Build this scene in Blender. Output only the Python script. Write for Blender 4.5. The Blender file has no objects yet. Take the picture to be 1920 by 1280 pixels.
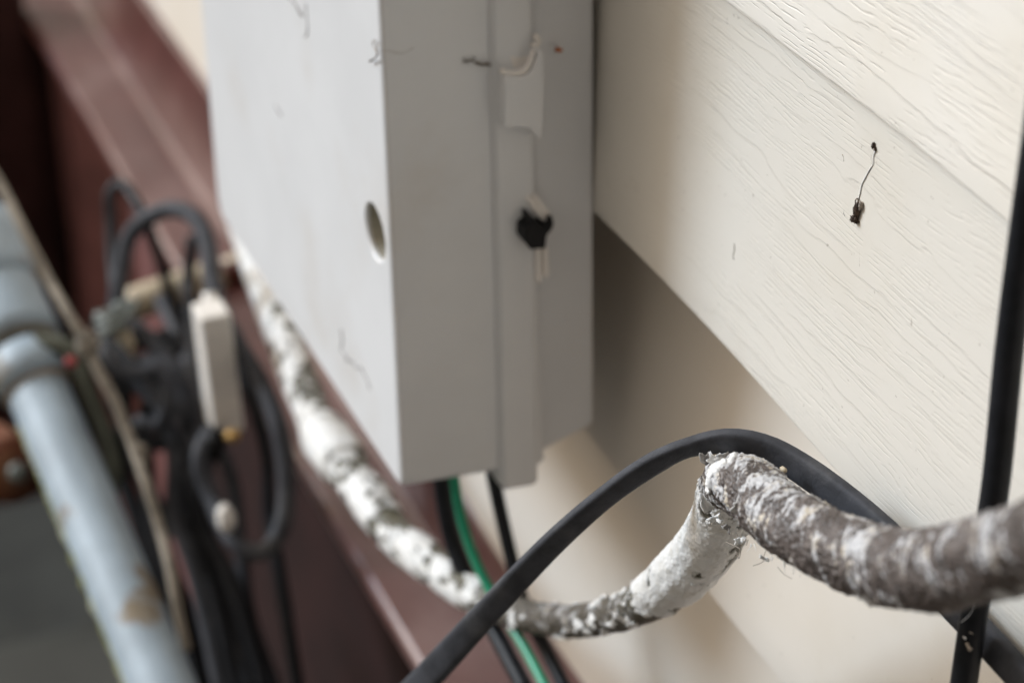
import bpy, bmesh, math, random
import numpy as np
from mathutils import Vector, Matrix, noise

random.seed(7)
S = bpy.context.scene
C = S.collection
R_ = math.radians

# ------------------------------------------------------------------ camera
RW = np.array([[0.37579233, 0.46752249, -0.80012677],
               [0.92656568, -0.2044711, 0.31570178],
               [-0.01600512, -0.86000831, -0.51002896]])   # world axes seen in camera axes (right, down, forward)
FPX = 4725.0
CAM = np.array([0.7763, -0.34, 1.25])
cd = bpy.data.cameras.new('camera'); cam = bpy.data.objects.new('camera', cd); C.objects.link(cam)
r_, d_, f_ = RW @ [1, 0, 0], RW @ [0, 1, 0], RW @ [0, 0, 1]
M = Matrix(((r_[0], -d_[0], -f_[0], CAM[0]), (r_[1], -d_[1], -f_[1], CAM[1]), (r_[2], -d_[2], -f_[2], CAM[2]), (0, 0, 0, 1)))
cam.matrix_world = M
cd.sensor_width = 36; cd.lens = 36 * FPX / 1920; cd.clip_start = 0.02; cd.clip_end = 2000
cd.dof.use_dof = True; cd.dof.focus_distance = 0.770; cd.dof.aperture_fstop = 8.0; cd.dof.aperture_blades = 7
S.camera = cam

# ------------------------------------------------------------------ light
SUN_EL, SUN_AZ = R_(31), math.atan2(-0.70, -0.72)        # azimuth measured from +Y towards +X
w = bpy.data.worlds.new('World'); S.world = w; w.use_nodes = True
nt = w.node_tree; bg = nt.nodes['Background']
sky = nt.nodes.new('ShaderNodeTexSky'); sky.sky_type = 'NISHITA'; sky.sun_disc = False
sky.sun_elevation = SUN_EL; sky.sun_rotation = SUN_AZ; sky.air_density = 1.0; sky.dust_density = 4.0; sky.ozone_density = 1.0
hs = nt.nodes.new('ShaderNodeHueSaturation'); hs.inputs['Saturation'].default_value = 0.2
tint = nt.nodes.new('ShaderNodeMix'); tint.data_type = 'RGBA'; tint.blend_type = 'MULTIPLY'; tint.inputs[0].default_value = 1; tint.inputs[7].default_value = (1.0, 0.865, 0.71, 1)
nt.links.new(sky.outputs[0], hs.inputs['Color']); nt.links.new(hs.outputs[0], tint.inputs[6]); 
# overcast: the cloud layer is brighter overhead than at the horizon
tc = nt.nodes.new('ShaderNodeTexCoord'); sz = nt.nodes.new('ShaderNodeSeparateXYZ'); nt.links.new(tc.outputs['Generated'], sz.inputs[0])
mr = nt.nodes.new('ShaderNodeMapRange'); nt.links.new(sz.outputs[2], mr.inputs[0]); mr.inputs[1].default_value = 0.0; mr.inputs[2].default_value = 1.0; mr.inputs[3].default_value = 0.55; mr.inputs[4].default_value = 2.0
cl = nt.nodes.new('ShaderNodeVectorMath'); cl.operation = 'SCALE'; nt.links.new(tint.outputs[2], cl.inputs[0]); nt.links.new(mr.outputs[0], cl.inputs['Scale'])
nt.links.new(cl.outputs[0], bg.inputs[0])
bg.inputs[1].default_value = 0.062
sl = bpy.data.lights.new('sun', 'SUN'); sun = bpy.data.objects.new('sun', sl); C.objects.link(sun)
sl.energy = 1.5; sl.angle = R_(17); sl.color = (0.63, 0.81, 1.0)
ld = Vector((math.sin(SUN_AZ) * math.cos(SUN_EL), math.cos(SUN_AZ) * math.cos(SUN_EL), math.sin(SUN_EL)))
sun.rotation_euler = (-ld).to_track_quat('-Z', 'Y').to_euler()
S.view_settings.view_transform = 'Standard'; S.view_settings.look = 'None'
S.view_settings.exposure = 0.99; S.view_settings.gamma = 1
S.render.engine = 'CYCLES'
S.cycles.use_denoising = True; S.cycles.max_bounces = 8; S.cycles.diffuse_bounces = 5

# ------------------------------------------------------------------ photo rays -> points of the place
def ray(px, py): return RW @ np.array([px - 960, py - 640, FPX])
def onY(px, py, y=0.0):
    r = ray(px, py); return Vector(CAM + r * ((y - CAM[1]) / r[1]))
def onX(px, py, x=0.0):
    r = ray(px, py); return Vector(CAM + r * ((x - CAM[0]) / r[0]))
def onZ(px, py, z=0.0):
    r = ray(px, py); return Vector(CAM + r * ((z - CAM[2]) / r[2]))
def onD(px, py, d):
    return Vector(CAM + ray(px, py) * (d / FPX))

# ------------------------------------------------------------------ helpers
def tag(o, label=None, cat=None, group=None, kind=None):
    if label: o['label'] = label
    if cat: o['category'] = cat
    if group: o['group'] = group
    if kind: o['kind'] = kind
    return o
def empty(name, loc, label, cat, group=None):
    o = bpy.data.objects.new(name, None); C.objects.link(o); o.location = loc
    o.empty_display_size = 0.02
    return tag(o, label, cat, group)
def link(name, me, mat, parent=None, smooth=False):
    o = bpy.data.objects.new(name, me); C.objects.link(o)
    if mat: me.materials.append(mat)
    if smooth:
        me.polygons.foreach_set('use_smooth', [True] * len(me.polygons))
    if parent:
        o.parent = parent
        o.location = -Vector(parent.location) if parent.type == 'EMPTY' else (0, 0, 0)
    return o
def mesh(name, vs, fs, mat, parent=None, smooth=False):
    me = bpy.data.meshes.new(name); me.from_pydata([tuple(v) for v in vs], [], fs); me.update()
    bm = bmesh.new(); bm.from_mesh(me); bmesh.ops.recalc_face_normals(bm, faces=bm.faces); bm.to_mesh(me); bm.free()
    return link(name, me, mat, parent, smooth)
def bevel(o, w, seg=2):
    m = o.modifiers.new('bevel', 'BEVEL'); m.width = w; m.segments = seg; m.limit_method = 'ANGLE'; m.angle_limit = R_(30)
    return o
def box(name, lo, hi, mat, parent=None, bev=0):
    x0, y0, z0 = lo; x1, y1, z1 = hi
    vs = [(x0, y0, z0), (x1, y0, z0), (x1, y1, z0), (x0, y1, z0), (x0, y0, z1), (x1, y0, z1), (x1, y1, z1), (x0, y1, z1)]
    fs = [(0, 1, 2, 3), (4, 5, 6, 7), (0, 1, 5, 4), (1, 2, 6, 5), (2, 3, 7, 6), (3, 0, 4, 7)]
    o = mesh(name, vs, fs, mat, parent)
    return bevel(o, bev) if bev else o
def rrect(x0, z0, x1, z1, R, n=6, rs=0.0035):
    pts = []
    for cx, cz, a0, r in ((x1 - R, z1 - R, 0, R), (x0 + R, z1 - R, 90, R), (x0 + R, z0 + R, 180, R), (x1 - rs, z0 + rs, 270, rs)):
        for k in range(n + 1):
            a = R_(a0 + 90 * k / n); pts.append((cx + r * math.cos(a), cz + r * math.sin(a)))
    return pts
def loft(name, loops, mat, parent=None, cap0=True, cap1=True, smooth=False):
    vs = []; fs = []; n = len(loops[0])
    for L in loops: vs += L
    for k in range(len(loops) - 1):
        for i in range(n):
            j = (i + 1) % n; fs.append((k * n + i, k * n + j, (k + 1) * n + j, (k + 1) * n + i))
    if cap0: fs.append(tuple(range(n)))
    if cap1: fs.append(tuple((len(loops) - 1) * n + i for i in range(n)))
    return mesh(name, vs, fs, mat, parent, smooth)
def catmull(ctrl, step):
    """ctrl: rows of floats, the first three a position; returns resampled rows about `step` apart."""
    P = np.array(ctrl, float); P = np.vstack([2 * P[0] - P[1], P, 2 * P[-1] - P[-2]])
    out = []
    for i in range(1, len(P) - 2):
        n = max(2, int(np.linalg.norm(P[i + 1, :3] - P[i, :3]) / step))
        for k in range(n):
            t = k / n
            a, b, c, d = P[i - 1], P[i], P[i + 1], P[i + 2]
            q = 0.5 * (2 * b + (c - a) * t + (2 * a - 5 * b + 4 * c - d) * t * t + (3 * b - a - 3 * c + d) * t ** 3)
            q[3:] = b[3:] * (1 - t) + c[3:] * t
            out.append(q)
    out.append(P[-2])
    return np.array(out)
def tube(name, ctrl, mat, parent=None, step=0.004, seg=20, shape=None, surf=None, flat=1.0, cap=True):
    """ctrl rows: x, y, z, radius, (twist angle), (extra ...).  flat: minor / major radius ratio.
    surf(s, theta, P, row) -> (radial offset, (r, g, b, a) mask)"""
    Q = catmull(ctrl, step); n = len(Q); X = Q[:, :3]
    T = np.gradient(X, axis=0); T /= np.linalg.norm(T, axis=1)[:, None]
    N = np.zeros((n, 3))
    if flat != 1.0:
        up = np.array([0, 0.15, 1.0])
        for i in range(n):
            v = up - T[i] * (up @ T[i]); N[i] = v / np.linalg.norm(v)
    else:
        v = np.array([0.1, 0.2, 1.0]); v -= T[0] * (v @ T[0]); N[0] = v / np.linalg.norm(v)
        for i in range(1, n):
            v = N[i - 1] - T[i] * (N[i - 1] @ T[i]); N[i] = v / np.linalg.norm(v)
    B = np.cross(T, N)
    s = np.r_[0, np.cumsum(np.linalg.norm(np.diff(X, axis=0), axis=1))]
    th = np.linspace(0, 2 * math.pi, seg, endpoint=False)
    vs = []; col = []
    for i in range(n):
        r = Q[i, 3]; tw = Q[i, 4] if Q.shape[1] > 4 else 0
        for a in th:
            ca, sa = math.cos(a), math.sin(a)
            if flat != 1.0:
                ex = 0.6
                u = math.copysign(abs(ca) ** ex, ca) * r; v = math.copysign(abs(sa) ** ex, sa) * r * flat
                u, v = u * math.cos(tw) - v * math.sin(tw), u * math.sin(tw) + v * math.cos(tw)
                off = N[i] * u + B[i] * v; p = X[i] + off
            else:
                dr = 0; p0 = N[i] * ca + B[i] * sa
                if surf:
                    dr, m = surf(s[i], a, X[i] + p0 * r, Q[i]); col += m
                p = X[i] + p0 * (r + dr)
            vs.append(p)
    fs = []
    for i in range(n - 1):
        for j in range(seg):
            k = (j + 1) % seg
            fs.append((i * seg + j, i * seg + k, (i + 1) * seg + k, (i + 1) * seg + j))
    if cap:
        fs.append(tuple(range(seg))[::-1]); fs.append(tuple((n - 1) * seg + j for j in range(seg)))
    me = bpy.data.meshes.new(name); me.from_pydata([tuple(v) for v in vs], [], fs); me.update()
    if surf:
        ca_ = me.color_attributes.new('peel', 'FLOAT_COLOR', 'POINT'); ca_.data.foreach_set('color', col)
    return link(name, me, mat, parent, True)

# ------------------------------------------------------------------ materials
def newmat(name):
    m = bpy.data.materials.new(name); m.use_nodes = True
    return m, m.node_tree, m.node_tree.nodes['Principled BSDF']
class G:
    """tiny node-graph helper"""
    def __init__(s, t): s.t = t
    def n(s, typ, **kw):
        x = s.t.nodes.new(typ)
        for k, v in kw.items(): setattr(x, k, v)
        return x
    def put(s, sock, v):
        if hasattr(v, 'is_linked') or isinstance(v, bpy.types.NodeSocket): s.t.links.new(v, sock)
        else: sock.default_value = v
    def math(s, op, a, b=0.0, c=None):
        x = s.n('ShaderNodeMath', operation=op); s.put(x.inputs[0], a); s.put(x.inputs[1], b)
        if c is not None: s.put(x.inputs[2], c)
        return x.outputs[0]
    def noise(s, vec, scale, detail=3, rough=0.5, dist=0.0):
        x = s.n('ShaderNodeTexNoise'); s.put(x.inputs['Vector'], vec); x.inputs['Scale'].default_value = scale
        x.inputs['Detail'].default_value = detail; x.inputs['Roughness'].default_value = rough; x.inputs['Distortion'].default_value = dist
        return x.outputs['Fac']
    def mapping(s, vec, scale, loc=(0, 0, 0)):
        x = s.n('ShaderNodeMapping'); s.put(x.inputs['Vector'], vec); x.inputs['Scale'].default_value = scale; x.inputs['Location'].default_value = loc
        return x.outputs[0]
    def step(s, v, lo, hi, a=0.0, b=1.0):
        x = s.n('ShaderNodeMapRange', interpolation_type='SMOOTHSTEP'); s.put(x.inputs[0], v)
        for k, q in zip((1, 2, 3, 4), (lo, hi, a, b)): x.inputs[k].default_value = q
        return x.outputs[0]
    def mix(s, f, a, b):
        x = s.n('ShaderNodeMix', data_type='RGBA'); s.put(x.inputs[0], f); s.put(x.inputs[6], a); s.put(x.inputs[7], b)
        return x.outputs[2]
    def bump(s, h, strength, dist, normal=None):
        x = s.n('ShaderNodeBump'); x.inputs['Strength'].default_value = strength; x.inputs['Distance'].default_value = dist
        s.put(x.inputs['Height'], h)
        if normal: s.put(x.inputs['Normal'], normal)
        return x.outputs[0]
    def obj(s): return s.n('ShaderNodeTexCoord').outputs['Object']
def c4(c): return (c[0], c[1], c[2], 1)

def plain(name, col, rough=0.5, var=0.12, scale=60, bump=0.0003, spec=0.5, col2=None, lo=0.45, hi=0.62, s2=25, metal=0):
    m, t, b = newmat(name); g = G(t); v = g.obj()
    f = g.noise(v, scale, 5, 0.6)
    base = g.mix(g.step(f, 0.3, 0.7), c4([x * (1 - var) for x in col]), c4([min(1, x * (1 + var)) for x in col]))
    if col2: base = g.mix(g.step(g.noise(v, s2, 5, 0.62), lo, hi), base, c4(col2))
    g.put(b.inputs['Base Color'], base); b.inputs['Roughness'].default_value = rough
    b.inputs['Specular IOR Level'].default_value = spec; b.inputs['Metallic'].default_value = metal
    g.put(b.inputs['Normal'], g.bump(g.noise(v, scale * 6, 4, 0.6), 0.4, bump))
    return m

def siding_mat(name, base, grain=1.0, seed=0.0):
    m, t, b = newmat(name); g = G(t); v = g.obj()
    # flatten the coordinate onto the board (x along, z up)
    sep = g.n('ShaderNodeSeparateXYZ'); g.put(sep.inputs[0], v); z = sep.outputs[2]
    mv = lambda sx, sz, o: g.mapping(v, (sx, 0.0, sz), (o + seed, 0, o * 1.7 + seed))
    warp = g.noise(mv(4.5, 26, 1), 1.0, 3, 0.55)
    warp2 = g.noise(mv(60, 160, 9), 1.0, 2, 0.5)
    # long growth-ring lines
    F = g.math('ADD', g.math('MULTIPLY', z, 140.0), g.math('ADD', g.math('MULTIPLY', warp, 6.0), g.math('MULTIPLY', warp2, 0.55)))
    fr = g.math('FRACT', F)
    line = g.step(fr, 0.0, 0.05, 1.0, 0.0)
    line_hi = g.step(fr, 0.90, 1.0, 0.0, 1.0)
    br = g.step(g.noise(mv(14, 70, 4), 1.0, 2, 0.5), 0.38, 0.50)
    line = g.math('MULTIPLY', line, br)
    ridge = g.math('MULTIPLY', line_hi, br)
    # fine dense ticks in patches
    F2 = g.math('ADD', g.math('MULTIPLY', z, 560.0), g.math('ADD', g.math('MULTIPLY', g.noise(mv(6, 30, 6), 1.0, 2, 0.5), 12.0), g.math('MULTIPLY', warp2, 1.2)))
    tri = g.math('PINGPONG', F2, 0.5)
    tick = g.step(tri, 0.0, 0.20, 1.0, 0.0)
    patch = g.step(g.noise(mv(24, 85, 12), 1.0, 3, 0.55), 0.43, 0.52)
    gaps = g.step(g.noise(mv(110, 520, 15), 1.0, 2, 0.5), 0.40, 0.52)
    tick = g.math('MULTIPLY', g.math('MULTIPLY', tick, patch), gaps)
    vary = g.step(g.noise(mv(3, 40, 22), 1.0, 3, 0.6), 0.40, 0.66, 0.12, 1.0)
    line = g.math('MULTIPLY', line, vary)
    h = g.math('SUBTRACT', g.math('MULTIPLY', g.math('MULTIPLY', ridge, vary), 0.35), g.math('ADD', line, g.math('MULTIPLY', tick, 0.9)))
    fine = g.noise(v, 900, 3, 0.5)
    h = g.math('ADD', h, g.math('MULTIPLY', fine, 0.10))
    n = g.bump(h, 0.65 * grain, 0.00030)
    n = g.bump(g.noise(g.mapping(v, (6, 6, 22)), 1.0, 3, 0.5), 0.5, 0.0012, n)
    g.put(b.inputs['Normal'], n)
    dirt = g.step(g.noise(v, 9, 6, 0.6), 0.42, 0.78)
    col = g.mix(g.math('MULTIPLY', dirt, 0.5), c4(base), c4((base[0] * 0.88, base[1] * 0.84, base[2] * 0.76)))
    spk = g.step(g.noise(v, 420, 2, 0.5), 0.735, 0.76)
    col = g.mix(g.math('MULTIPLY', spk, 0.45), col, (0.22, 0.18, 0.14, 1))
    col = g.mix(g.math('MULTIPLY', g.math('ADD', line, g.math('MULTIPLY', tick, 0.35)), 0.20 * grain), col, (0.32, 0.25, 0.18, 1))
    g.put(b.inputs['Base Color'], col); b.inputs['Roughness'].default_value = 0.48
    b.inputs['Specular IOR Level'].default_value = 0.4
    return m

M_side = siding_mat('siding vinyl', (0.70, 0.668, 0.61), 0.62, 0.0)
M_side2 = siding_mat('siding vinyl upper', (0.79, 0.757, 0.70), 1.0, 5.3)
M_side3 = siding_mat('siding vinyl smooth', (0.70, 0.64, 0.565), 0.12, 2.3)  # warmer base puts the shaded lower boards' warm bounce into the colour
M_box = plain('grey enclosure plastic', (0.68, 0.685, 0.695), 0.42, 0.035, 14, 0.00012, col2=(0.63, 0.615, 0.60), lo=0.50, hi=0.74, s2=13)
M_boxf = plain('grey enclosure plastic front', (0.70, 0.70, 0.72), 0.40, 0.03, 14, 0.00015, col2=(0.62, 0.62, 0.635), lo=0.52, hi=0.72, s2=16)
M_black = plain('black cable jacket', (0.012, 0.013, 0.016), 0.45, 0.3, 90, 0.0003, spec=0.18, col2=(0.02, 0.02, 0.022), lo=0.5, hi=0.75, s2=70)
M_flat = plain('dusty black rubber', (0.040, 0.042, 0.050), 0.68, 0.25, 120, 0.0005, spec=0.35, col2=(0.075, 0.076, 0.082), lo=0.5, hi=0.72, s2=45)
M_blk2 = plain('black plastic', (0.006, 0.006, 0.007), 0.5, 0.2, spec=0.2)
M_green = plain('green wire jacket', (0.010, 0.25, 0.135), 0.38, 0.12, 80)
M_tab_skylit = plain('pale tab plastic', (0.80, 0.76, 0.72), 0.45, 0.04)  # paler than the box: skylight on tabs and edges put into the colour
M_maroon = plain('maroon paint', (0.100, 0.037, 0.032), 0.28, 0.15, 20, 0.0004, spec=0.8, col2=(0.165, 0.090, 0.082), lo=0.48, hi=0.7, s2=12)
M_maroon2 = plain('maroon paint dull', (0.17, 0.065, 0.06), 0.6, 0.25, 18, 0.0006)
M_maroon3 = plain('maroon boards, grimy', (0.020, 0.007, 0.006), 0.9, 0.3, 18, 0.0006, spec=0.2)  # maroon with the deep shade under the rail put into its colour
M_maroon4 = plain('maroon board in grime', (0.045, 0.018, 0.016), 0.8, 0.4, 14, 0.0006, spec=0.2)  # maroon darkened in colour to carry the shade at the far left
M_void = plain('crawl space dark boards', (0.012, 0.009, 0.009), 0.9, 0.2, 9)  # near-black colour stands in for unlit space behind
M_pvc = plain('weathered grey pipe paint', (0.30, 0.365, 0.42), 0.5, 0.16, 26, 0.0008, col2=(0.20, 0.16, 0.11), lo=0.57, hi=0.66, s2=24)
M_ring = plain('dirty rubber ring', (0.13, 0.12, 0.10), 0.6, 0.2)
M_tanring = plain('tan cement ring', (0.30, 0.20, 0.11), 0.7, 0.2)
M_rust = plain('rusty iron', (0.13, 0.035, 0.012), 0.8, 0.4, 50, 0.001, col2=(0.22, 0.10, 0.05), s2=40)
M_rust2 = plain('dark red rust', (0.10, 0.022, 0.012), 0.6, 0.3, 50, 0.001)
M_cream = plain('cream painted pipe', (0.50, 0.42, 0.30), 0.5, 0.15, 60, 0.0008, col2=(0.30, 0.22, 0.13), lo=0.55, hi=0.7, s2=60)
M_rope = plain('tan rope', (0.27, 0.235, 0.19), 0.85, 0.25, 200, 0.002)
M_wplast = plain('ivory plastic', (0.78, 0.74, 0.69), 0.4, 0.04)
M_brass = plain('brass fitting', (0.45, 0.28, 0.10), 0.4, 0.1, metal=0.6)
M_red = plain('red plastic', (0.30, 0.03, 0.03), 0.5)
M_grn2 = plain('grey green plastic', (0.13, 0.145, 0.13), 0.5, 0.25)
M_olive = plain('olive hose', (0.09, 0.095, 0.07), 0.6, 0.2)
M_ground = plain('dark damp ground', (0.026, 0.028, 0.025), 0.9, 0.3, 12, 0.004, col2=(0.035, 0.035, 0.027), s2=5)
M_slab = plain('old concrete slab', (0.055, 0.055, 0.046), 0.85, 0.2, 14, 0.002, col2=(0.042, 0.043, 0.035), s2=7)
M_web = plain('dusty web', (0.30, 0.26, 0.22), 0.9, 0.2)
M_silk = plain('white silk', (0.8, 0.8, 0.8), 0.4, 0.05)
M_bug = plain('dark brown husk', (0.06, 0.035, 0.02), 0.7, 0.6, 900, 0.0005)
M_webd = plain('brown web', (0.14, 0.115, 0.09), 0.9, 0.2)
M_dark = plain('scuff black', (0.10, 0.095, 0.09), 0.8, 0.2)
M_orange = plain('orange fleck', (0.45, 0.14, 0.04), 0.7, 0.2)

def peel_mat():
    m, t, b = newmat('peeling wrap'); g = G(t); v = g.obj()
    a = g.n('ShaderNodeAttribute', attribute_name='peel'); sp = g.n('ShaderNodeSeparateColor'); g.put(sp.inputs[0], a.outputs['Color'])
    white, streak_sheen, olive = sp.outputs[0], sp.outputs[1], sp.outputs[2]
    nz = g.noise(v, 160, 5, 0.65); nf = g.noise(v, 700, 4, 0.65)
    under = g.mix(olive, (0.052, 0.040, 0.035, 1), (0.10, 0.088, 0.052, 1))
    under = g.mix(g.step(nz, 0.35, 0.7), under, g.mix(olive, (0.12, 0.098, 0.088, 1), (0.045, 0.042, 0.028, 1)))
    stc = g.mix(g.step(nz, 0.50, 0.66), (0.46, 0.46, 0.47, 1), (0.50, 0.44, 0.35, 1))
    c = g.mix(streak_sheen, under, stc)
    wc = g.mix(g.step(nz, 0.45, 0.75), (0.72, 0.72, 0.71, 1), (0.55, 0.53, 0.48, 1))
    c = g.mix(white, c, wc)
    g.put(b.inputs['Base Color'], c)
    g.put(b.inputs['Roughness'], g.step(nf, 0.3, 0.7, 0.38, 0.62))
    g.put(b.inputs['Normal'], g.bump(g.math('ADD', nz, g.math('MULTIPLY', nf, 0.5)), 0.6, 0.0007))
    return m
M_peel = peel_mat()
M_flake = plain('paint flake', (0.62, 0.62, 0.61), 0.5, 0.1, 300, 0.0003)
M_flakeg = plain('grey paint flake', (0.30, 0.29, 0.28), 0.5, 0.3, 300, 0.0003)

# ------------------------------------------------------------------ ground
gr = mesh('ground', [(-60, -60, 0), (60, -60, 0), (60, 60, 0), (-60, 60, 0)], [(0, 1, 2, 3)], M_ground); tag(gr, kind='structure')
slab = box('concrete_slab', (-0.838, -1.4, 0.004), (1.6, -0.02, 0.05), M_slab, None, 0.006); tag(slab, kind='structure')

# ------------------------------------------------------------------ siding: lapped courses, bottom edges at z1 .. z4
wall = empty('siding_wall', (0, 0, 0.6), 'cream white lapped vinyl siding with raised wood grain, behind the grey box', 'wall')
def course(zt, zb, yt, yb, mat, lip=0.012, x0=-3.2, x1=2.2):
    """one board: leaning face from (yt, zt) to (yb, zb), a rounded nose and a return to the wall"""
    prof = [(yt, zt)]
    for k in range(1, 9):
        t = k / 9; prof.append((yt + (yb - yt) * t, zt + (zb - zt) * t + 0.0))
    n = 5
    for k in range(n + 1):
        a = R_(90 * k / n); prof.append((yb + 0.0013 * (1 - math.cos(a)), zb + 0.0013 - 0.0013 * math.sin(a)))
    prof += [(yb + lip, zb + 0.0006)]
    xs = np.arange(x0, x1 + 1e-6, 0.02); vs = []; fs = []; m = len(prof)
    for x in xs:
        wob = 0.0011 * math.sin(x * 9 + zb * 40) + 0.0007 * math.sin(x * 23 + zb * 70)
        for i, (y, z) in enumerate(prof):
            k = min(1.0, i / 9.0); vs.append((x, y + wob * 0.8 * k, z + wob * 0.6 * k))
    for a in range(len(xs) - 1):
        for i in range(m - 1):
            q = a * m + i; fs.append((q, q + 1, q + 1 + m, q + m))
    me = bpy.data.meshes.new('siding_board'); me.from_pydata(vs, [], fs); me.update()
    return link('siding_board', me, mat, wall, True)
Z1, Z2, Z3, Z4 = 0.9310, 0.8036, 0.6765, 0.5500
course(Z1 + 0.1275, Z1, 0.008, 0.000, M_side2, 0.008)
for k in range(1, 5): course(Z1 + 0.1275 * (k + 1), Z1 + 0.1275 * k, 0.010, 0.0, M_side2, 0.01)
course(Z1 + 0.001, Z2, 0.0065, 0.000, M_side, 0.036)
course(Z2 + 0.004, Z3, 0.033, 0.013, M_side3, 0.018)
course(Z3 + 0.004, Z4, 0.026, 0.0095, M_side3, 0.018)
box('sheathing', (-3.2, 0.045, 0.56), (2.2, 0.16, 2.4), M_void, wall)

# ------------------------------------------------------------------ maroon base rail below the siding
rail = empty('base_rail', (0, 0, 0.527), 'dull maroon painted metal rail running along the wall below the siding', 'rail')
RZ, RT, RO = 0.527, 0.6045, -0.041
def rail_prof(x):
    k = min(1, max(0, (x + 0.62) / 0.50)); rt = 0.589 - 0.034 * k
    return [(0.032, rt + 0.0005), (0.0115, rt), (0.0098, rt - 0.002), (0.0003, RZ + 0.004), (-0.001, RZ + 0.002), (-0.003, RZ + 0.0012),
            (-0.0050, RZ + 0.0003), (RO + 0.003, RZ - 0.002), (RO, RZ - 0.005), (RO, RZ - 0.012), (RO + 0.012, RZ - 0.013), (0.032, RZ - 0.013)]
xs = np.arange(-3.2, 2.2, 0.05); vs = []; fs = []; m = 12
for x in xs:
    for (y, z) in rail_prof(x): vs.append((x, y + 0.0008 * math.sin(x * 13 + z * 60), z + 0.0008 * math.sin(x * 11 + y * 90)))
for a in range(len(xs) - 1):
    for i in range(m): fs.append((a * m + i, a * m + (i + 1) % m, (a + 1) * m + (i + 1) % m, (a + 1) * m + i))
bevel(mesh('rail_profile', vs, fs, M_maroon, rail), 0.0012)

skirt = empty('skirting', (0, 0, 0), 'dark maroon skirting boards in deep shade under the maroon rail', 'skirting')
# folded sheet panel under the rail's far end, crawl space dark either side painted on near-black boards
def folded(name, x0, x1, yb, depth, period, mat, z0, z1):
    vs = []; fs = []; n = int((x1 - x0) / period * 4)
    for i in range(n + 1):
        x = x0 + (x1 - x0) * i / n; k = i % 4; y = yb + (depth if k in (2, 3) else 0)
        vs += [(x, y, z0), (x, y, z1)]
    for i in range(n): fs.append((2 * i, 2 * i + 2, 2 * i + 3, 2 * i + 1))
    o = mesh(name, vs, fs, mat, skirt); sm = o.modifiers.new('solid', 'SOLIDIFY'); sm.thickness = 0.002
    return o
folded('sheet_panel', -0.936, -0.64, -0.028, 0.035, 0.22, M_maroon2, 0.02, RZ - 0.013)
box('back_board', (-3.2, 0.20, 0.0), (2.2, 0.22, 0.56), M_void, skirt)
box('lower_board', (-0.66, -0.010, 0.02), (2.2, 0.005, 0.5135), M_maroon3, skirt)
so = box('shade_board', (-0.955, -0.16, 0.11), (-0.935, -0.040, 0.575), M_maroon4, None, 0.003)  # added board, gives the shaded far left its near-black
box('shade_board_tail', (-0.955, -0.0402, 0.11), (-0.935, 0.10, 0.5125), M_maroon3, so)
tag(so, 'added near black maroon board filling the shaded gap by the rail at the far left', 'board')

# ------------------------------------------------------------------ grey utility enclosure
ub = empty('utility_box', (0, 0, 0.70), 'weathered light grey plastic utility box mounted on the siding', 'utility box')
XL, TOP = -0.2535, 1.19
def ring(y, ins, zb, r=0.009): return [(x, y, z) for x, z in rrect(XL + ins, zb, 0 - ins, TOP - ins, r)]
# lid: front plate with a round hole near the latch side
HC, HR = (-0.0172, 0.8046), 0.0110
def lid():
    bm = bmesh.new()
    loops = [ring(-0.0405, 0.0, 0.6962), ring(-0.060, 0.0, 0.6978), ring(-0.0795, 0.0002, 0.6992), ring(-0.0806, 0.0009, 0.6998), ring(-0.0812, 0.0022, 0.7009)]
    n = len(loops[0]); V = [[bm.verts.new(p) for p in L] for L in loops]
    for a in range(len(V) - 1):
        for i in range(n): bm.faces.new((V[a][i], V[a][(i + 1) % n], V[a + 1][(i + 1) % n], V[a + 1][i]))
    N = 40; y = -0.0812
    circ = []
    for (rr, yy) in ((HR + 0.0008, y), (HR, y + 0.0007), (HR - 0.0003, y + 0.019)):
        circ.append([bm.verts.new((HC[0] + rr * math.cos(2 * math.pi * k / N), yy, HC[1] + rr * math.sin(2 * math.pi * k / N))) for k in range(N)])
    for a in range(2):
        for i in range(N): bm.faces.new((circ[a][i], circ[a][(i + 1) % N], circ[a + 1][(i + 1) % N], circ[a + 1][i]))
    bm.faces.new(circ[2])
    eds = []
    for i in range(n): eds.append(bm.edges.get((V[-1][i], V[-1][(i + 1) % n])))
    for i in range(N): eds.append(bm.edges.get((circ[0][i], circ[0][(i + 1) % N])))
    bmesh.ops.triangle_fill(bm, edges=eds, use_beauty=True)
    bmesh.ops.recalc_face_normals(bm, faces=bm.faces)
    me = bpy.data.meshes.new('lid'); bm.to_mesh(me); bm.free()
    o = link('lid', me, M_box, ub)
    for p in me.polygons: p.use_smooth = False
    return o
lid_o = lid()
rim = loft('lid_rim', [ring(-0.0410, 0.0003, 0.6950), ring(-0.0400, -0.0022, 0.6900), ring(-0.0388, -0.0034, 0.6884), ring(-0.0262, -0.0034, 0.6874), ring(-0.0250, -0.0028, 0.6882), ring(-0.0246, -0.0002, 0.6930)], M_box, ub)
base = loft('base', [ring(-0.0244, 0.0050, 0.6975, 0.007), ring(-0.0225, 0.0044, 0.6965, 0.007), ring(-0.0205, 0.0036, 0.6978, 0.007), ring(-0.001, 0.0000, 0.7070, 0.006), ring(0.0002, 0.0003, 0.7078, 0.006)], M_box, ub)
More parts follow.
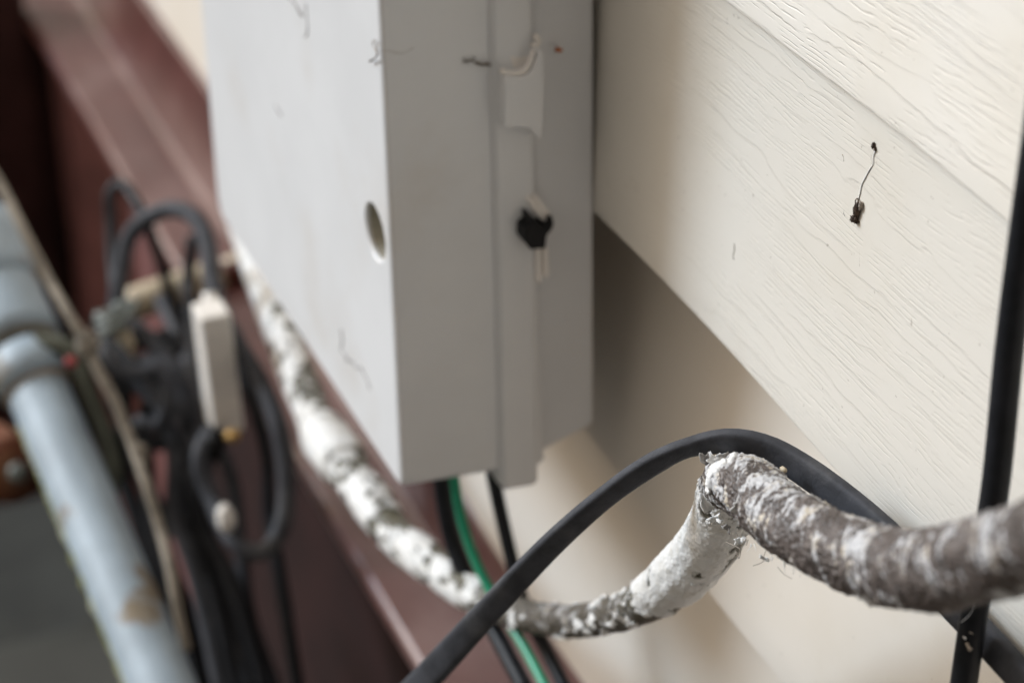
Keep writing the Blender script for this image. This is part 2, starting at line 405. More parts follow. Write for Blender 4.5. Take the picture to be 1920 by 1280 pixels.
# slightly sprung inner lip: a long wedge between lid rim and base
a, b2, c_ = onX(1001, 390, 0.0004), onX(996, 878, 0.0004), onX(1019, 862, 0.0004)
vs = [a, b2, c_] + [Vector((-0.004, p.y, p.z)) for p in (a, b2, c_)]
mesh('inner_lip', vs, [(0, 1, 2), (3, 4, 5), (0, 1, 4, 3), (1, 2, 5, 4), (2, 0, 3, 5)], M_box, ub)
M_well = plain('screw well grime', (0.40, 0.37, 0.30), 0.8, 0.2)  # tan liner, toned down to put shade into the hole
loft('screw_well', [[(HC[0] + (HR - d_r) * math.cos(2 * math.pi * k / 32), y, HC[1] + (HR - d_r) * math.sin(2 * math.pi * k / 32)) for k in range(32)] for y, d_r in ((-0.0795, 0.0004), (-0.0640, 0.0006))], M_well, ub, cap0=False, cap1=False, smooth=True)
# screw head deep in the hole
loft('screw', [[(HC[0] - 0.0005 + r * math.cos(2 * math.pi * k / 20), y, HC[1] - 0.002 + r * math.sin(2 * math.pi * k / 20)) for k in range(20)] for r, y in ((0.0058, -0.0620), (0.0058, -0.0680), (0.0045, -0.0692))], M_cream, ub, smooth=False)
# latch clip on the side, top edges painted pale for skylight
def slab_on_side(name, pts, x0, x1, mat, parent, bev=0.0006, smooth=False):
    P = [onX(px, py, (x0 + x1) / 2) for px, py in pts]
    n = len(P)
    vs = [(x0, p.y, p.z) for p in P] + [(x1, p.y, p.z) for p in P]
    fs = [tuple(range(n)), tuple(range(n, 2 * n))] + [(i, (i + 1) % n, n + (i + 1) % n, n + i) for i in range(n)]
    return bevel(mesh(name, vs, fs, mat, parent), bev)
latch = slab_on_side('latch_clip', [(938, 134), (960, 136), (980, 133), (990, 122), (997, 106), (1000, 92), (1006, 88), (1010, 96), (1012, 130), (1011, 180), (1010, 225), (1007, 249), (1001, 253), (994, 244), (984, 234), (966, 231), (937, 230)], 0.001, 0.0100, M_box, ub, 0.0012)
slab_on_side('latch_tongue', [(950, 99), (958, 102), (975, 103), (995, 99), (998, 110), (990, 126), (958, 126), (954, 112)], 0.0005, 0.0035, M_tab_skylit, latch)
hk = [onX(x, y, 0.0045) for x, y in ((997, 84), (1003, 87), (1008, 82), (1009, 74), (1004, 69), (1000, 70))]
tube('latch_hook', [(p.x, p.y, p.z, 0.0011) for p in hk], M_tab_skylit, latch, 0.0005, 10)
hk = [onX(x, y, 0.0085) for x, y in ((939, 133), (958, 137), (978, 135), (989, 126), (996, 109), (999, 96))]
tube('latch_sky_edge', [(p.x, p.y, p.z, 0.0010) for p in hk], M_tab_skylit, latch, 0.0005, 10)  # added strip, its pale colour imitates skylight along the top edge
# hasp: twin tabs, painted pale as if skylit, above and below a black keeper
slab_on_side('hasp_tab', [(984, 371), (993, 366), (1016, 398), (1013, 412), (1007, 404)], 0.001, 0.006, M_tab_skylit, ub, 0.0005)
slab_on_side('hasp_tab', [(996, 366), (1003, 363), (1026, 392), (1027, 403), (1018, 408)], 0.001, 0.006, M_tab_skylit, ub, 0.0005)
slab_on_side('hasp_tab', [(1002, 455), (1012, 455), (1014, 520), (1008, 529), (1002, 524)], 0.001, 0.005, M_tab_skylit, ub, 0.0006)
slab_on_side('hasp_tab', [(1015, 460), (1025, 462), (1027, 508), (1023, 518), (1016, 514)], 0.001, 0.005, M_tab_skylit, ub, 0.0006)
slab_on_side('hasp_tab', [(988, 478), (997, 490), (998, 500), (992, 520), (986, 505)], 0.0005, 0.0025, M_tab_skylit, ub, 0.0004)
kp = slab_on_side('black_keeper', [(975, 420), (986, 413), (985, 397), (989, 396), (998, 408), (1012, 418), (1020, 412), (1016, 440), (1014, 456), (987, 459), (980, 451), (974, 441)], 0.002, 0.011, M_blk2, ub, 0.0012)
hk = [onX(x, y, 0.008) for x, y in ((1008, 440), (1020, 432), (1029, 420), (1030, 405))]
tube('keeper_hook', [(p.x, p.y, p.z, r) for p, r in zip(hk, (0.0022, 0.0021, 0.0018, 0.0009))], M_blk2, kp, 0.0006, 12)
# marks on the front and side
def mark(name, pts, r, mat, parent, where, jit=0.0):
    P = []
    for px, py in pts:
        p = where(px + random.uniform(-jit, jit), py + random.uniform(-jit, jit)); P.append((p.x, p.y, p.z, r * random.uniform(0.5, 1.3)))
    return tube(name, P, mat, parent, 0.0006, 6)
fr = lambda px, py: onY(px, py, -0.0813)
sd = lambda px, py: onX(px, py, 0.0002)
M_scuff = plain('scuff grey', (0.26, 0.25, 0.25), 0.8, 0.2)
mark('scratch', [(640, 618), (643, 640), (640, 655), (648, 668), (650, 678)], 0.00038, M_scuff, ub, fr, 1)
mark('scratch', [(648, 664), (656, 678), (664, 676), (670, 692), (676, 690), (684, 706), (690, 712), (693, 730)], 0.00035, M_scuff, ub, fr, 2)
mark('scratch', [(541, -4), (552, 6), (560, 18), (566, 30)], 0.0006, M_scuff, ub, fr, 2)
mark('scratch', [(574, 8), (577, 40), (576, 62), (571, 70)], 0.0003, M_scuff, ub, fr, 1)
mark('scratch', [(517, 198), (522, 208), (527, 218)], 0.0005, M_scuff, ub, fr, 1)
mark('scratch', [(868, 108), (878, 120)], 0.0002, M_scuff, ub, sd, 1)
wb = empty('cobweb', onX(905, 118, 0.001), 'short dusty brown cobweb strand caught on the box side beside the latch', 'cobweb')
mark('web_strand', [(868, 118), (880, 115), (892, 117), (900, 121), (912, 121), (925, 123), (940, 122)], 0.00036, M_webd, wb, lambda a, b: onX(a, b, 0.0012), 1.5)
mark('web_strand', [(884, 116), (889, 107), (892, 112)], 0.00018, M_dark, wb, lambda a, b: onX(a, b, 0.0012), 1)
mark('web_strand', [(893, 118), (905, 122), (915, 121)], 0.0005, M_webd, wb, lambda a, b: onX(a, b, 0.0014), 1.5)
wb2 = empty('insect_debris', onY(705, 98, -0.083), 'curled pale insect leg stuck on the front corner of the grey box', 'insect debris')
e2 = lambda a, b: onX(a, b, -0.001 if a < 712 else 0.0008)
mark('leg', [(707, 100), (703, 92), (699, 86), (700, 78), (704, 76), (706, 82), (705, 92), (708, 104)], 0.0003, M_web, wb2, lambda a, b: onY(a, b, -0.0825), 0.6)
mark('leg', [(694, 115), (701, 111), (706, 106), (708, 100)], 0.0004, M_bug, wb2, lambda a, b: onY(a, b, -0.0825), 0.4)
mark('web_strand', [(712, 96), (730, 97), (748, 100), (762, 98), (775, 90)], 0.00010, M_web, wb2, lambda a, b: onX(a, b, 0.0006), 1)
sp = mark('paint_fleck', [(1043, 93), (1049, 94), (1053, 92)], 0.0008, M_orange, None, lambda a, b: onX(a, b, 0.0006), 1)
tag(sp, 'tiny orange fleck on the rear side of the grey utility box', 'paint fleck')

# ------------------------------------------------------------------ wires hanging from the box
def cable(name, pts, r, mat, label, cat='cable', group=None, where=onY, step=0.004, seg=16, flat=1.0, parent=None):
    rows = []
    for q in pts:
        p = where(q[0], q[1], q[2]); rr = q[3] if len(q) > 3 and q[3] else r
        rows.append((p.x, p.y, p.z, rr) + ((q[4],) if len(q) > 4 else ()))
    o = tube(name, rows, mat, parent, step, seg, flat=flat)
    if label: tag(o, label, cat, group)
    return o
cable('black_wire', [(826, 830, -0.050), (829, 905, -0.050), (845, 1000, -0.048), (872, 1075, -0.046), (905, 1140, -0.044), (940, 1205, -0.044), (990, 1300, -0.044)], 0.0038, M_black,
      'thick black wire leaving the box underside left of the green wire', 'wire')
cable('green_wire', [(846, 830, -0.054), (853, 905, -0.054), (868, 980, -0.052), (890, 1045, -0.050), (915, 1098, -0.048), (945, 1150, -0.046), (985, 1215, -0.045), (1030, 1300, -0.045)], 0.0021, M_green,
      'thin bright green ground wire hanging from the box', 'wire')
cable('black_wire', [(915, 830, -0.030), (925, 895, -0.030), (941, 970, -0.030), (962, 1060, -0.030), (985, 1140, -0.030), (1020, 1210, -0.030), (1065, 1300, -0.030)], 0.0029, M_black,
      'thin black wire coming down beside the lid rim, right of the green wire', 'wire')

# ------------------------------------------------------------------ round and flat black cables
cable('coaxial_cable', [(1960, 150, -0.016), (1925, 400, -0.015), (1893, 650, -0.014), (1868, 900, -0.014), (1842, 1060, -0.015), (1822, 1180, -0.016), (1800, 1330, -0.017)], 0.0039, M_black,
      'straight round black cable running down the siding at the right edge', 'cable', None, onY, 0.005, 24)
cable('flat_cable', [(700, 1370, -0.115, 0.0055, 0.15), (800, 1270, -0.108, 0.0054, 0.25), (920, 1140, -0.095, 0.0046, 0.5), (1040, 1015, -0.080, 0.0043, 0.75), (1150, 920, -0.066, 0.0042, 0.85), (1250, 855, -0.054, 0.0042, 0.7),
       (1320, 832, -0.044, 0.0043, 0.5), (1385, 828, -0.036, 0.0046, 0.3), (1450, 848, -0.028, 0.0050, 0.15), (1520, 890, -0.022, 0.0052, 0.05), (1600, 950, -0.017, 0.0052, 0.0), (1680, 1020, -0.013, 0.0052, 0.0),
       (1780, 1125, -0.009, 0.0052, 0.0), (1880, 1230, -0.008, 0.0052, 0.0), (1970, 1330, -0.008, 0.0052, 0)], 0.0050, M_flat,
      'flat dark grey cable arching over the peeling pipe and down to the lower left', 'cable', None, onY, 0.003, 28, 0.5)

# ------------------------------------------------------------------ peeling wrapped pipe
def n3(x, y, z): return noise.noise(Vector((x, y, z)))
def peel(s, a, P, row):
    cov, near = row[5], row[6]          # paint coverage, dark streaky finish
    ca, sa = math.cos(a), math.sin(a)
    big = n3(s * 45, ca * 0.9 + 3, sa * 0.9) + 0.45 * n3(s * 170, ca * 2.2, sa * 2.2 + 7) + 0.22 * n3(s * 500, ca * 6, sa * 6)
    vd, vpt = noise.voronoi(Vector((s * 150 + 0.5 * n3(s * 300, ca * 3, sa * 3), ca * 1.25, sa * 1.25)))
    plate = n3(vpt[0][0] * 7.3, vpt[0][1] * 9.1 + 3, vpt[0][2] * 8.7) * 1.5
    big = 0.35 * big + 0.85 * plate - max(0.0, 0.10 - (vd[1] - vd[0])) * (2.0 + 3 * near)
    facing = (P[1] - row[1]) / row[3]   # +1 on the wall side, -1 towards the open air
    up = (P[2] - row[2]) / row[3]
    f = big - (0.62 - 1.24 * cov) - (1 - near) * (0.03 + 0.50 * facing - 0.05 * up)
    m = min(1.0, max(0.0, f * 14))
    spiral = s + 0.0035 * ca
    st = n3(spiral * 330, ca * 1.0 + 20, sa * 1.0) + 0.6 * n3(spiral * 900, ca * 2.0 + 20, sa * 2.0) + 0.5 * n3(s * 60, ca + 5, sa + 9)
    reg = n3(s * 70, ca * 1.6 + 40, sa * 1.6) + 0.5 * n3(s * 260, ca * 4 + 40, sa * 4)
    speckle = n3(spiral * 1300, ca * 3.2 + 60, sa * 3.2) + 0.5 * n3(s * 900, ca * 9, sa * 9)
    st2 = st * 0.8 + reg * 0.75 + speckle * 0.65 + row[7] + 0.26 * up * near  # bias and upward term paint a pale sheen into the streaks
    streak_sheen = min(1.0, max(0.0, (st2 - 0.42 - 0.02 * (1 - near)) * 3.4)) * (0.35 + 0.65 * near)
    dr = m * 0.0009 * (1 + 0.5 * n3(s * 120, ca * 3, sa * 3)) + 0.00035 * st * near + 0.0006 * n3(s * 38, ca, sa) + 0.0011 * near * n3(s * 95, ca * 1.6 + 11, sa * 1.6)
    rag = n3(s * 800, ca * 9, sa * 9)
    dr += 0.0005 * rag * (0.4 + near * 0.9) + (0.0006 * max(0.0, n3(s * 260, ca * 5, sa * 5) - 0.25) if near > 0.5 else 0)
    return dr, [m, streak_sheen, 1 - near, 1]
pp = []
for px, py, y, r, cov, near in [
        (446, 380, -0.030, 0.0080, 0.9, 0), (486, 505, -0.036, 0.0080, 0.9, 0), (528, 620, -0.046, 0.0082, 0.50, 0), (562, 710, -0.050, 0.0084, 0.36, 0),
        (588, 775, -0.052, 0.0080, 0.42, 0), (612, 822, -0.054, 0.0110, 1.0, 0), (645, 868, -0.054, 0.0112, 1.0, 0), (656, 884, -0.054, 0.0080, 0.5, 0), (700, 945, -0.053, 0.0090, 0.78, 0),
        (736, 995, -0.052, 0.0078, 0.18, 0), (790, 1042, -0.050, 0.0082, 0.66, 0), (850, 1086, -0.048, 0.0074, 0.38, 0), (900, 1118, -0.046, 0.0070, 0.45, 0),
        (960, 1146, -0.044, 0.0062, 0.08, 0.5), (1060, 1164, -0.041, 0.0060, 0.0, 0.6), (1160, 1150, -0.039, 0.0064, 0.10, 0.5), (1225, 1118, -0.037, 0.0076, 0.34, 0.1), (1280, 1075, -0.036, 0.0092, 1.0, 0.0),
        (1325, 1025, -0.036, 0.0092, 1.0, 0.0), (1355, 972, -0.037, 0.0090, 0.95, 0.0), (1364, 925, -0.040, 0.0086, 0.7, 0.4), (1372, 900, -0.045, 0.0084, 0.08, 1), (1398, 912, -0.050, 0.0092, 0.0, 1), (1440, 948, -0.053, 0.0095, -0.02, 1),
        (1500, 990, -0.054, 0.0095, -0.05, 1), (1580, 1031, -0.055, 0.0098, -0.08, 1), (1670, 1060, -0.056, 0.0101, -0.4, 1), (1760, 1068, -0.057, 0.0102, -0.4, 1), (1840, 1050, -0.058, 0.0098, -0.4, 1), (1920, 1024, -0.059, 0.0098, -0.4, 1), (2020, 985, -0.060, 0.0098, -0.4, 1)]:
    p = onY(px, py, y); pp.append((p.x, p.y, p.z, r, 0, cov, near, {1372: 0.30, 1398: 0.34, 1440: 0.25, 1500: 0.1, 1670: 0.28, 1760: -0.02, 1840: 0.12, 1920: 0.30, 2020: 0.3}.get(px, 0.0)))  # last value: local sheen painted into the streak colour
pipe = tube('wrapped_pipe', pp, M_peel, None, 0.00034, 190, surf=peel)
tag(pipe, 'sagging pipe with peeling white and dark brown wrap, passing under the grey box', 'pipe')
# curled flakes lifting off it
def flake(px, py, y, w_, h_, curl, rot, mat, name='peeling_flake'):
    c = onY(px, py, y); vs = []; fs = []; nx, nz = 7, 6
    nrm = Vector((CAM[0], CAM[1], CAM[2])) - c; nrm.normalize()
    u = Vector((0, 0, 1)).cross(nrm).normalized(); v = nrm.cross(u)
    u, v = u * math.cos(rot) + v * math.sin(rot), v * math.cos(rot) - u * math.sin(rot)
    sd_ = random.random() * 50
    for i in range(nx):
        for j in range(nz):
            a_ = i / (nx - 1) - 0.5; b_ = j / (nz - 1) - 0.5
            k = 1 + 0.9 * n3(a_ * 3 + sd_, b_ * 3, sd_)
            vs.append(c + u * (a_ * w_ * k) + v * (b_ * h_ * k) + nrm * (curl * (a_ * a_ * 4 * w_ * 0.5) + 0.0004 * n3(a_ * 5, b_ * 5, sd_)))
    for i in range(nx - 1):
        for j in range(nz - 1):
            q = i * nz + j; fs.append((q, q + 1, q + nz + 1, q + nz))
    o = mesh(name, vs, fs, mat, None, True); o.parent = pipe
    s_ = o.modifiers.new('solid', 'SOLIDIFY'); s_.thickness = 0.00035
    return o
flake(1326, 860, -0.052, 0.0030, 0.0034, 1.0, 0.2, M_flakeg)
flake(1336, 862, -0.053, 0.0022, 0.0030, 1.0, 1.0, M_flake)
flake(1352, 856, -0.053, 0.0040, 0.0016, -0.8, 0.3, M_flakeg)
flake(1324, 940, -0.050, 0.0032, 0.0052, 0.9, 0.5, M_flake)
flake(1311, 935, -0.046, 0.0018, 0.0034, 0.9, -0.4, M_flakeg)
flake(1340, 972, -0.052, 0.0034, 0.0016, 1.2, 0.5, M_flake)
flake(1352, 978, -0.053, 0.0022, 0.0014, -1.0, -0.4, M_flake)
flake(1364, 990, -0.053, 0.0020, 0.0013, 1.0, -0.6, M_flakeg)
flake(1388, 948, -0.060, 0.0034, 0.0046, 0.5, -0.5, M_flake)
flake(1386, 1014, -0.052, 0.0022, 0.0016, 1.0, 0.2, M_flake)
flake(1432, 1046, -0.054, 0.0022, 0.0010, 1.0, -0.4, M_flake)
flake(1308, 1088, -0.040, 0.0030, 0.0020, 0.5, 0.4, M_flake)
flake(1150, 1142, -0.046, 0.0045, 0.0022, 0.5, -0.9, M_flake)
flake(1168, 1160, -0.046, 0.0045, 0.0020, 0.5, -0.6, M_flake)
flake(1080, 1178, -0.045, 0.0090, 0.0022, 0.2, 0.1, M_flake)
flake(1140, 1182, -0.043, 0.0050, 0.0020, 0.4, 0.2, M_flake)
for q in range(26):     # bristle of fibres along the lower edge and the top
    t = random.random(); px = 1350 + 180 * t; py = 985 + 95 * t + random.uniform(-4, 6); y = -0.052
    if q % 4 == 0: px = 1400 + random.random() * 90; py = 868 + (px - 1400) * 0.62
    a_ = onY(px, py, y); L = random.uniform(0.0010, 0.0036)
    d = Vector((random.uniform(-1, 1), random.uniform(-0.4, 0.2), (0.9 if q % 4 == 0 else -0.8) + random.uniform(-0.4, 0.4))).normalized()
    b_ = a_ + d * L * 0.5 + Vector((0.0003, 0, 0)); c3 = a_ + d * L + Vector((random.uniform(-.0008, .0008), 0, 0))
    o = tube('loose_fibre', [(*a_, 0.00012), (*b_, 0.0001), (*c3, 0.00005)], M_silk if q % 3 else M_web, None, 0.0004, 5); o.parent = pipe
for pts in ([(1362, 1016), (1375, 1022), (1388, 1030), (1386, 1046), (1380, 1036)], [(1412, 1060), (1424, 1056), (1434, 1050)], [(1458, 1062), (1470, 1076), (1484, 1084)]):
    o = tube('loose_fibre', [(*onY(x, y, -0.052), 0.00013) for x, y in pts], M_web, None, 0.0004, 5); o.parent = pipe

# ------------------------------------------------------------------ small things on the siding
def blob(name, pos, rad, sc, mat, parent=None, rough=0.4, seed=0, rot=(0, 0, 0)):
    bm = bmesh.new(); bmesh.ops.create_icosphere(bm, subdivisions=4, radius=1)
    rm = Matrix.Rotation(rot[1], 3, 'Y')
    for v in bm.verts:
        k = 1 + rough * n3(v.co.x * 2.5 + seed, v.co.y * 2.5, v.co.z * 2.5) + rough * 0.4 * n3(v.co.x * 8 + seed, v.co.y * 8, v.co.z * 8)
        v.co = rm @ Vector((v.co.x * sc[0], v.co.y * sc[1], v.co.z * sc[2])) * rad * k + Vector(pos)
    me = bpy.data.meshes.new(name); bm.to_mesh(me); bm.free()
    return link(name, me, mat, parent, True)
def onW(px, py, off=0.0):
    y = 0.0
    for _ in range(4):
        q = onY(px, py, y); k = min(1, max(0, (q.z - Z2) / (Z1 - Z2))); y = 0.0065 * k + 0.8 * (0.0011 * math.sin(q.x * 9 + Z2 * 40) + 0.0007 * math.sin(q.x * 23 + Z2 * 70)) + off
    return onY(px, py, y)
p = onW(1607, 395, -0.0008)
ck = empty('cocoon', p, 'small brown insect cocoon hanging by a silk thread on the siding', 'cocoon')
blob('husk', p, 0.0028, (0.42, 0.4, 0.95), M_bug, ck, 0.5, 3, (0, R_(8), 0))
blob('husk_tip', onW(1603, 411, -0.0008), 0.0014, (1, 0.8, 0.8), M_bug, ck, 0.8, 8)
blob('husk_tip', onW(1614, 386, -0.0008), 0.0008, (0.8, 0.8, 1.8), M_web, ck, 0.5, 12)
wl = lambda y: (lambda a, b: onW(a, b, y))
mark('silk_thread', [(1608, 378), (1613, 360), (1616, 346), (1622, 333), (1630, 318), (1637, 308), (1638, 294), (1641, 284)], 0.0002, M_silk, ck, wl(-0.0003), 0.5)
mark('silk_thread', [(1611, 375), (1617, 348), (1626, 330), (1635, 312), (1634, 300), (1634, 290)], 0.00007, M_dark, ck, wl(-0.0001), 0.8)
mark('silk_thread', [(1604, 384), (1604, 376), (1608, 372), (1609, 376)], 0.00028, M_bug, ck, wl(-0.0008), 0.3)
mark('silk_thread', [(1609, 432), (1611, 460), (1612, 500)], 0.00008, M_web, ck, wl(0.0), 1)
blob('seed_head', onW(1638, 274, -0.0004), 0.0009, (0.8, 0.7, 1.1), M_bug, ck, 0.7, 5)
blob('seed_head', onW(1641, 280, -0.0004), 0.0006, (0.7, 0.7, 1.0), M_bug, ck, 0.7, 6)
def speck(name, pts, r, mat, label, cat='insect debris', y=-0.0002):
    o = mark(name, pts, r, mat, None, wl(y), 0.6); return tag(o, label, cat)
speck('dead_gnat', [(1378, 455), (1379, 462), (1378, 470), (1376, 480), (1377, 486)], 0.00034, M_bug, 'tiny dark dead gnat on the siding, lower left of the cocoon')
speck('dead_gnat', [(1580, 289), (1582, 296), (1583, 303)], 0.00028, M_web, 'faint brown gnat speck on the siding, upper left of the cocoon')
tw = empty('insect_leg', onY(1581, 401, 0.001), 'crossed hair-thin insect leg on the siding just left of the cocoon', 'insect debris')
mark('leg', [(1575, 409), (1580, 403), (1583, 399), (1583, 393)], 0.00013, M_dark, tw, wl(-0.0001), 0.4)
mark('leg', [(1580, 397), (1583, 401), (1585, 405)], 0.00013, M_dark, tw, wl(-0.0001), 0.4)
tag(mark('bird_dropping', [(1466, 878), (1469, 880), (1473, 883)], 0.0010, M_cream, None, lambda a, b: onY(a, b, -0.030), 0.5), 'pale crumb stuck on the flat grey cable', 'crumb')
cw = empty('spider_thread', onY(1830, 1170, -0.02), 'white spider thread and crumbs on the round black cable below the pipe', 'spider thread')
mark('thread', [(1828, 1130), (1824, 1143), (1815, 1155), (1802, 1166)], 0.00009, M_silk, cw, (lambda a, b: onY(a, b, -0.0205)), 0.4)
mark('crumb', [(1806, 1192), (1810, 1197)], 0.00025, M_silk, cw, (lambda a, b: onY(a, b, -0.0195)), 0.5)
mark('crumb', [(1812, 1205), (1816, 1212), (1820, 1218)], 0.00055, M_web, cw, (lambda a, b: onY(a, b, -0.019)), 0.5)
mark('crumb', [(1818, 1184), (1824, 1187)], 0.00022, M_web, cw, (lambda a, b: onY(a, b, -0.019)), 0.5)

# ------------------------------------------------------------------ tangle at the left
SX = -0.4965
s0 = onY(482, 492, 0.0); s1 = onX(245, 572, s0.x)
dv = (s1 - s0)
st = empty('pipe_stub', s0, 'cream painted pipe stub with rusty root poking out of the maroon rail', 'pipe')
def cyl(name, a, b, ra, rb, mat, parent, seg=24, extra=()):
    return tube(name, [(*a, ra), *extra, (*b, rb)], mat, parent, 0.01, seg)
cyl('stub_body', s0 + dv * 0.28, s1, 0.0100, 0.0100, M_cream, st)
cyl('rusty_root', s0 + Vector((0, 0.01, 0)), s0 + dv * 0.28, 0.0095, 0.0095, M_rust2, st)
cyl('paint_collar', s0 + dv * 0.02 + Vector((0, 0, 0.0035)), s0 + dv * 0.26 + Vector((0, 0, 0.0035)), 0.0062, 0.0062, M_cream, st)
cyl('nozzle', s1 - dv * 0.06, s1 + dv * 0.05, 0.0108, 0.008, M_cream, st)
# thick black loops
def lp(name, pts, r, label, mat=M_black):
    return cable(name, pts, r, mat, label, 'cable', 'tangled black cables at the left', onD, 0.006, 14)
lp('black_cable', [(236, 690, 1.36), (222, 600, 1.38), (212, 500, 1.40), (208, 410, 1.41), (206, 365, 1.41), (226, 343, 1.41), (252, 372, 1.40), (280, 430, 1.39), (304, 500, 1.44), (330, 590, 1.45), (372, 700, 1.40), (392, 850, 1.32), (372, 1000, 1.30), (410, 1150, 1.28), (450, 1320, 1.27)], 0.0033,
   'slim black cable in the leftmost narrow loop above the pipe stub')
lp('black_cable', [(200, 700, 1.33), (222, 540, 1.33), (240, 450, 1.33), (275, 410, 1.32), (322, 392, 1.31), (362, 405, 1.30), (388, 450, 1.29), (397, 520, 1.28), (412, 580, 1.27), (450, 650, 1.26), (492, 720, 1.25), (520, 790, 1.24), (536, 870, 1.24), (535, 960, 1.24), (512, 1020, 1.24), (478, 1036, 1.24), (444, 1020, 1.24), (420, 985, 1.25), (396, 930, 1.26), (376, 880, 1.26), (378, 840, 1.26), (398, 806, 1.265)], 0.0046,
   'thick black cable arching over the pipe stub and looping back up to the ivory plug', M_flat)
lp('black_cable', [(362, 440, 1.46), (352, 540, 1.46), (362, 620, 1.42), (360, 720, 1.36), (350, 860, 1.30), (390, 1000, 1.29), (440, 1100, 1.28), (500, 1300, 1.27)], 0.0040, 'black cable dropping behind the pipe stub toward the ground, right of the rope')
lp('black_cable', [(395, 520, 1.30), (430, 640, 1.29), (470, 740, 1.28), (500, 850, 1.28), (505, 960, 1.28), (525, 1080, 1.27), (560, 1300, 1.26)], 0.0036, 'thin black cable following inside the large loop and down to the ground')
lp('black_cable', [(190, 660, 1.32), (240, 700, 1.31), (300, 760, 1.31), (330, 850, 1.30), (330, 960, 1.30), (370, 1080, 1.29), (420, 1300, 1.28)], 0.0052, 'thick bluish black cable in the middle of the tangle beside the rope', M_flat)
lp('black_cable', [(250, 610, 1.34), (300, 660, 1.33), (345, 740, 1.32), (300, 830, 1.31), (240, 800, 1.31), (215, 730, 1.32), (255, 680, 1.33), (330, 700, 1.32), (365, 800, 1.32), (340, 930, 1.31), (400, 1060, 1.30), (470, 1300, 1.28)], 0.0048, 'coiled black cable knotted below the pipe stub', M_flat)
lp('black_cable', [(210, 640, 1.35), (260, 640, 1.34), (330, 640, 1.34), (290, 720, 1.33), (270, 850, 1.33), (290, 980, 1.32), (330, 1100, 1.31), (380, 1300, 1.30)], 0.0050, 'black cable sagging behind the rope toward the bottom edge')
lp('black_cable', [(180, 600, 1.37), (215, 640, 1.36), (235, 740, 1.35), (225, 860, 1.35), (260, 980, 1.34), (300, 1100, 1.33), (345, 1300, 1.32)], 0.0042, 'black cable falling straight down nearest the rope')
lp('black_cable', [(300, 560, 1.45), (345, 660, 1.41), (395, 780, 1.36), (365, 900, 1.35), (330, 830, 1.35), (360, 760, 1.36), (430, 880, 1.35), (450, 1020, 1.34), (470, 1160, 1.33), (520, 1300, 1.32)], 0.0038, 'thin black cable twisting behind the ivory plug', M_flat)
lp('black_cable', [(190, 640, 1.28), (225, 690, 1.28), (262, 700, 1.28), (300, 690, 1.28), (318, 740, 1.28), (296, 800, 1.29), (262, 790, 1.29), (250, 850, 1.30), (285, 930, 1.30), (330, 1000, 1.31)], 0.0042, 'dusty cable curled into a small front loop over the tape strip', M_flat)
# strap mass of dark tape inside the tangle
tp = cable('cable_wrap', [(186, 650, 1.30, 0.012, 0.2), (240, 700, 1.30, 0.016, 0.5), (300, 770, 1.30, 0.016, 0.9), (345, 850, 1.31, 0.012, 1.2), (370, 920, 1.32, 0.008, 1.3)], 0.012, M_flat, 'wide dark tape strip twisted through the cable tangle', 'tape', None, onD, 0.006, 20, 0.16)
# ivory plug
pc = onD(412, 688, 1.262)
pl = empty('plug_adapter', pc, 'ivory rectangular plug adapter hanging upright in the black cables', 'plug')
q = box('adapter_body', (pc.x - 0.0092, pc.y - 0.0078, pc.z - 0.0345), (pc.x + 0.0092, pc.y + 0.0078, pc.z + 0.0345), M_wplast, pl, 0.0015)
for v in q.data.vertices:
    if v.co.z > pc.z: v.co.x += 0.0; v.co.y -= 0.002
blob('brass_tip', onD(436, 816, 1.255), 0.0040, (1, 1, 0.8), M_brass, pl, 0.1, 2)
a_, b_ = onD(408, 806, 1.262), onD(396, 862, 1.262)
cyl('cable_boot', a_, b_, 0.0066, 0.0045, M_blk2, pl)
cyl('top_loop', onD(392, 548, 1.262), onD(396, 585, 1.262), 0.0035, 0.004, M_wplast, pl)
ct = blob('cable_tie', onD(423, 972, 1.235), 0.0058, (0.8, 0.8, 1.4), M_wplast, None, 0.2, 4); tag(ct, 'small whitish tie on the bottom of the big cable loop', 'cable tie')
# rope
rp = cable('rope', [(-60, 250, 1.22), (0, 345, 1.22), (48, 440, 1.21), (90, 520, 1.21), (130, 590, 1.20), (160, 640, 1.20), (182, 690, 1.20), (215, 750, 1.20), (245, 825, 1.20), (275, 910, 1.19), (300, 990, 1.19), (320, 1070, 1.18), (335, 1150, 1.18), (350, 1215, 1.19)], 0.0026, M_rope,
           'thin tan rope running diagonally across the dark left side', 'rope', None, onD, 0.004, 12)
kn = blob('rope_knot', onD(164, 648, 1.20), 0.0058, (0.8, 0.9, 1.2), M_rope, rp, 0.5, 3)
kn = blob('rope_knot', onD(262, 855, 1.20), 0.0040, (0.9, 0.9, 1.6), M_rope, rp, 0.5, 9)
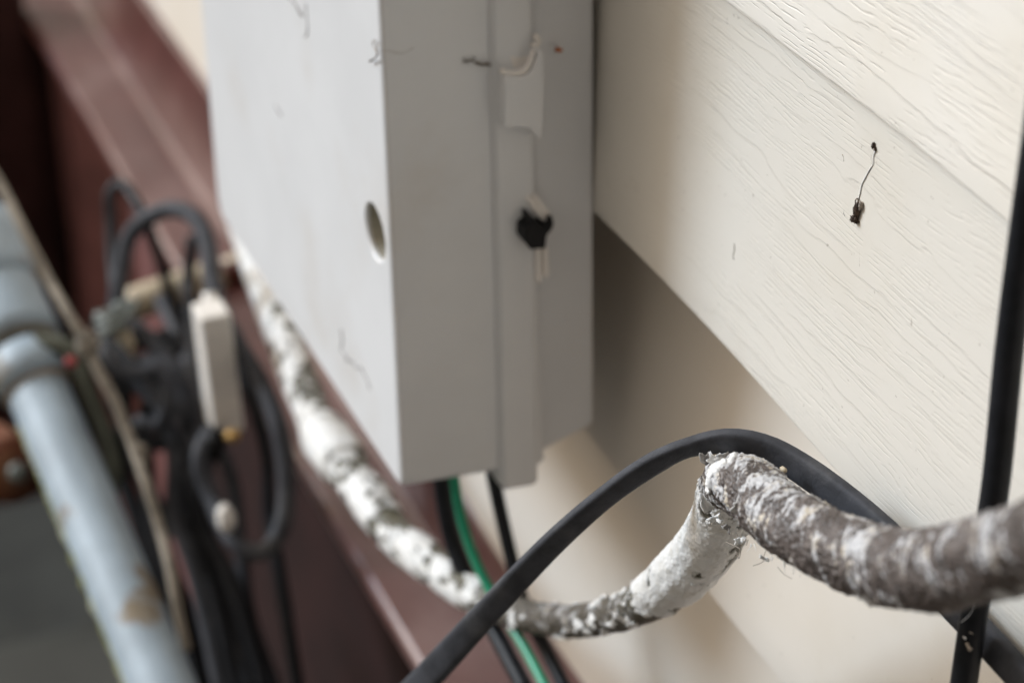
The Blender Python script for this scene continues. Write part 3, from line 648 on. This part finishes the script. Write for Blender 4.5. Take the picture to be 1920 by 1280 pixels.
# wire connectors and bits at the stub end
tag(blob('wire_connector', onD(205, 604, 1.29), 0.0085, (1.0, 0.9, 0.65), M_grn2, None, 0.5, 4), 'grey green wire connector lump at the free end of the pipe stub', 'connector')
tag(blob('wire_connector', onD(232, 582, 1.30), 0.0072, (0.9, 0.8, 0.7), M_grn2, None, 0.5, 14), 'dark green wire connector just above the lump beside the pipe stub', 'connector')
tag(blob('fabric_scrap', onD(236, 648, 1.30), 0.0068, (0.8, 0.6, 1.3), M_cream, None, 0.6, 7), 'small peach coloured scrap dangling below the pipe stub', 'scrap')
tag(blob('red_cap', onD(133, 678, 1.24), 0.0029, (1, 1, 1), M_red, None, 0.1, 5), 'tiny red cap between the big grey pipe and the rope', 'cap')
cable('grey_wire', [(160, 660, 1.25), (200, 625, 1.27), (240, 590, 1.29), (262, 560, 1.29)], 0.0010, M_grn2, 'thin grey wire stretched from the rope knot to the pipe stub', 'wire', None, onD)
cable('olive_hose', [(60, 640, 1.30), (120, 650, 1.30), (150, 690, 1.30), (172, 750, 1.30), (198, 820, 1.30), (212, 880, 1.30), (200, 940, 1.31)], 0.0050, M_olive, 'dull olive hose curving between the big grey pipe and the rope', 'hose', None, onD)

# ------------------------------------------------------------------ big weathered pipe, lower left
gp = empty('drain_pipe', onD(60, 700, 1.30), 'thick pale blue grey pipe with coupling crossing the lower left corner', 'pipe')
A, B = onD(72, 735, 1.30), onD(352, 1400, 1.17)
dr_ = (B - A).normalized(); A0 = A - dr_ * 0.04
cyl('pipe_body', A0, B, 0.0158, 0.0158, M_pvc, gp, 40)
cyl('tan_ring', A - dr_ * 0.004, A + dr_ * 0.0015, 0.0178, 0.0170, M_tanring, gp, 40)
A1 = onD(40, 668, 1.31)
cyl('coupling', A - dr_ * 0.003, A1, 0.0192, 0.0198, M_pvc, gp, 40)
cyl('clamp_ring', A1, onD(36, 650, 1.315), 0.0215, 0.0215, M_ring, gp, 40)
cyl('upper_coupling', onD(37, 655, 1.315), onD(-20, 520, 1.34), 0.0235, 0.0225, M_pvc, gp, 40)
cyl('upper_pipe', onD(-10, 560, 1.335), onD(-60, 440, 1.36), 0.0265, 0.0265, M_pvc, gp, 40)
ru = empty('rusty_fitting', onD(14, 872, 1.42), 'round rusty iron fitting half hidden behind the big pale pipe', 'fitting')
cyl('fitting_body', onD(-30, 850, 1.44), onD(26, 882, 1.40), 0.020, 0.019, M_rust, ru, 32)
blob('fitting_stud', onD(34, 886, 1.38), 0.0055, (1, 1, 1), M_grn2, ru, 0.2, 3)
# algae growing along the pipe's lower flank
side = dr_.cross(Vector(f_)).normalized()
if side.dot(Vector(r_)) > 0: side = -side
rows = []
L_ = (B - A).length
for k in range(60):
    t = 0.06 + 0.9 * k / 59
    p = A + (B - A) * t + side * 0.0128 + Vector(d_) * 0.001 + Vector(f_) * -0.0068
    rows.append((p.x, p.y, p.z, 0.0026 + 0.0014 * n3(t * 30, 2, 1)))
M_algae = plain('yellow green algae', (0.16, 0.17, 0.06), 0.95, 0.4, 60, 0.002, col2=(0.30, 0.31, 0.22), s2=60)
tube('algae', rows, M_algae, gp, 0.004, 10)
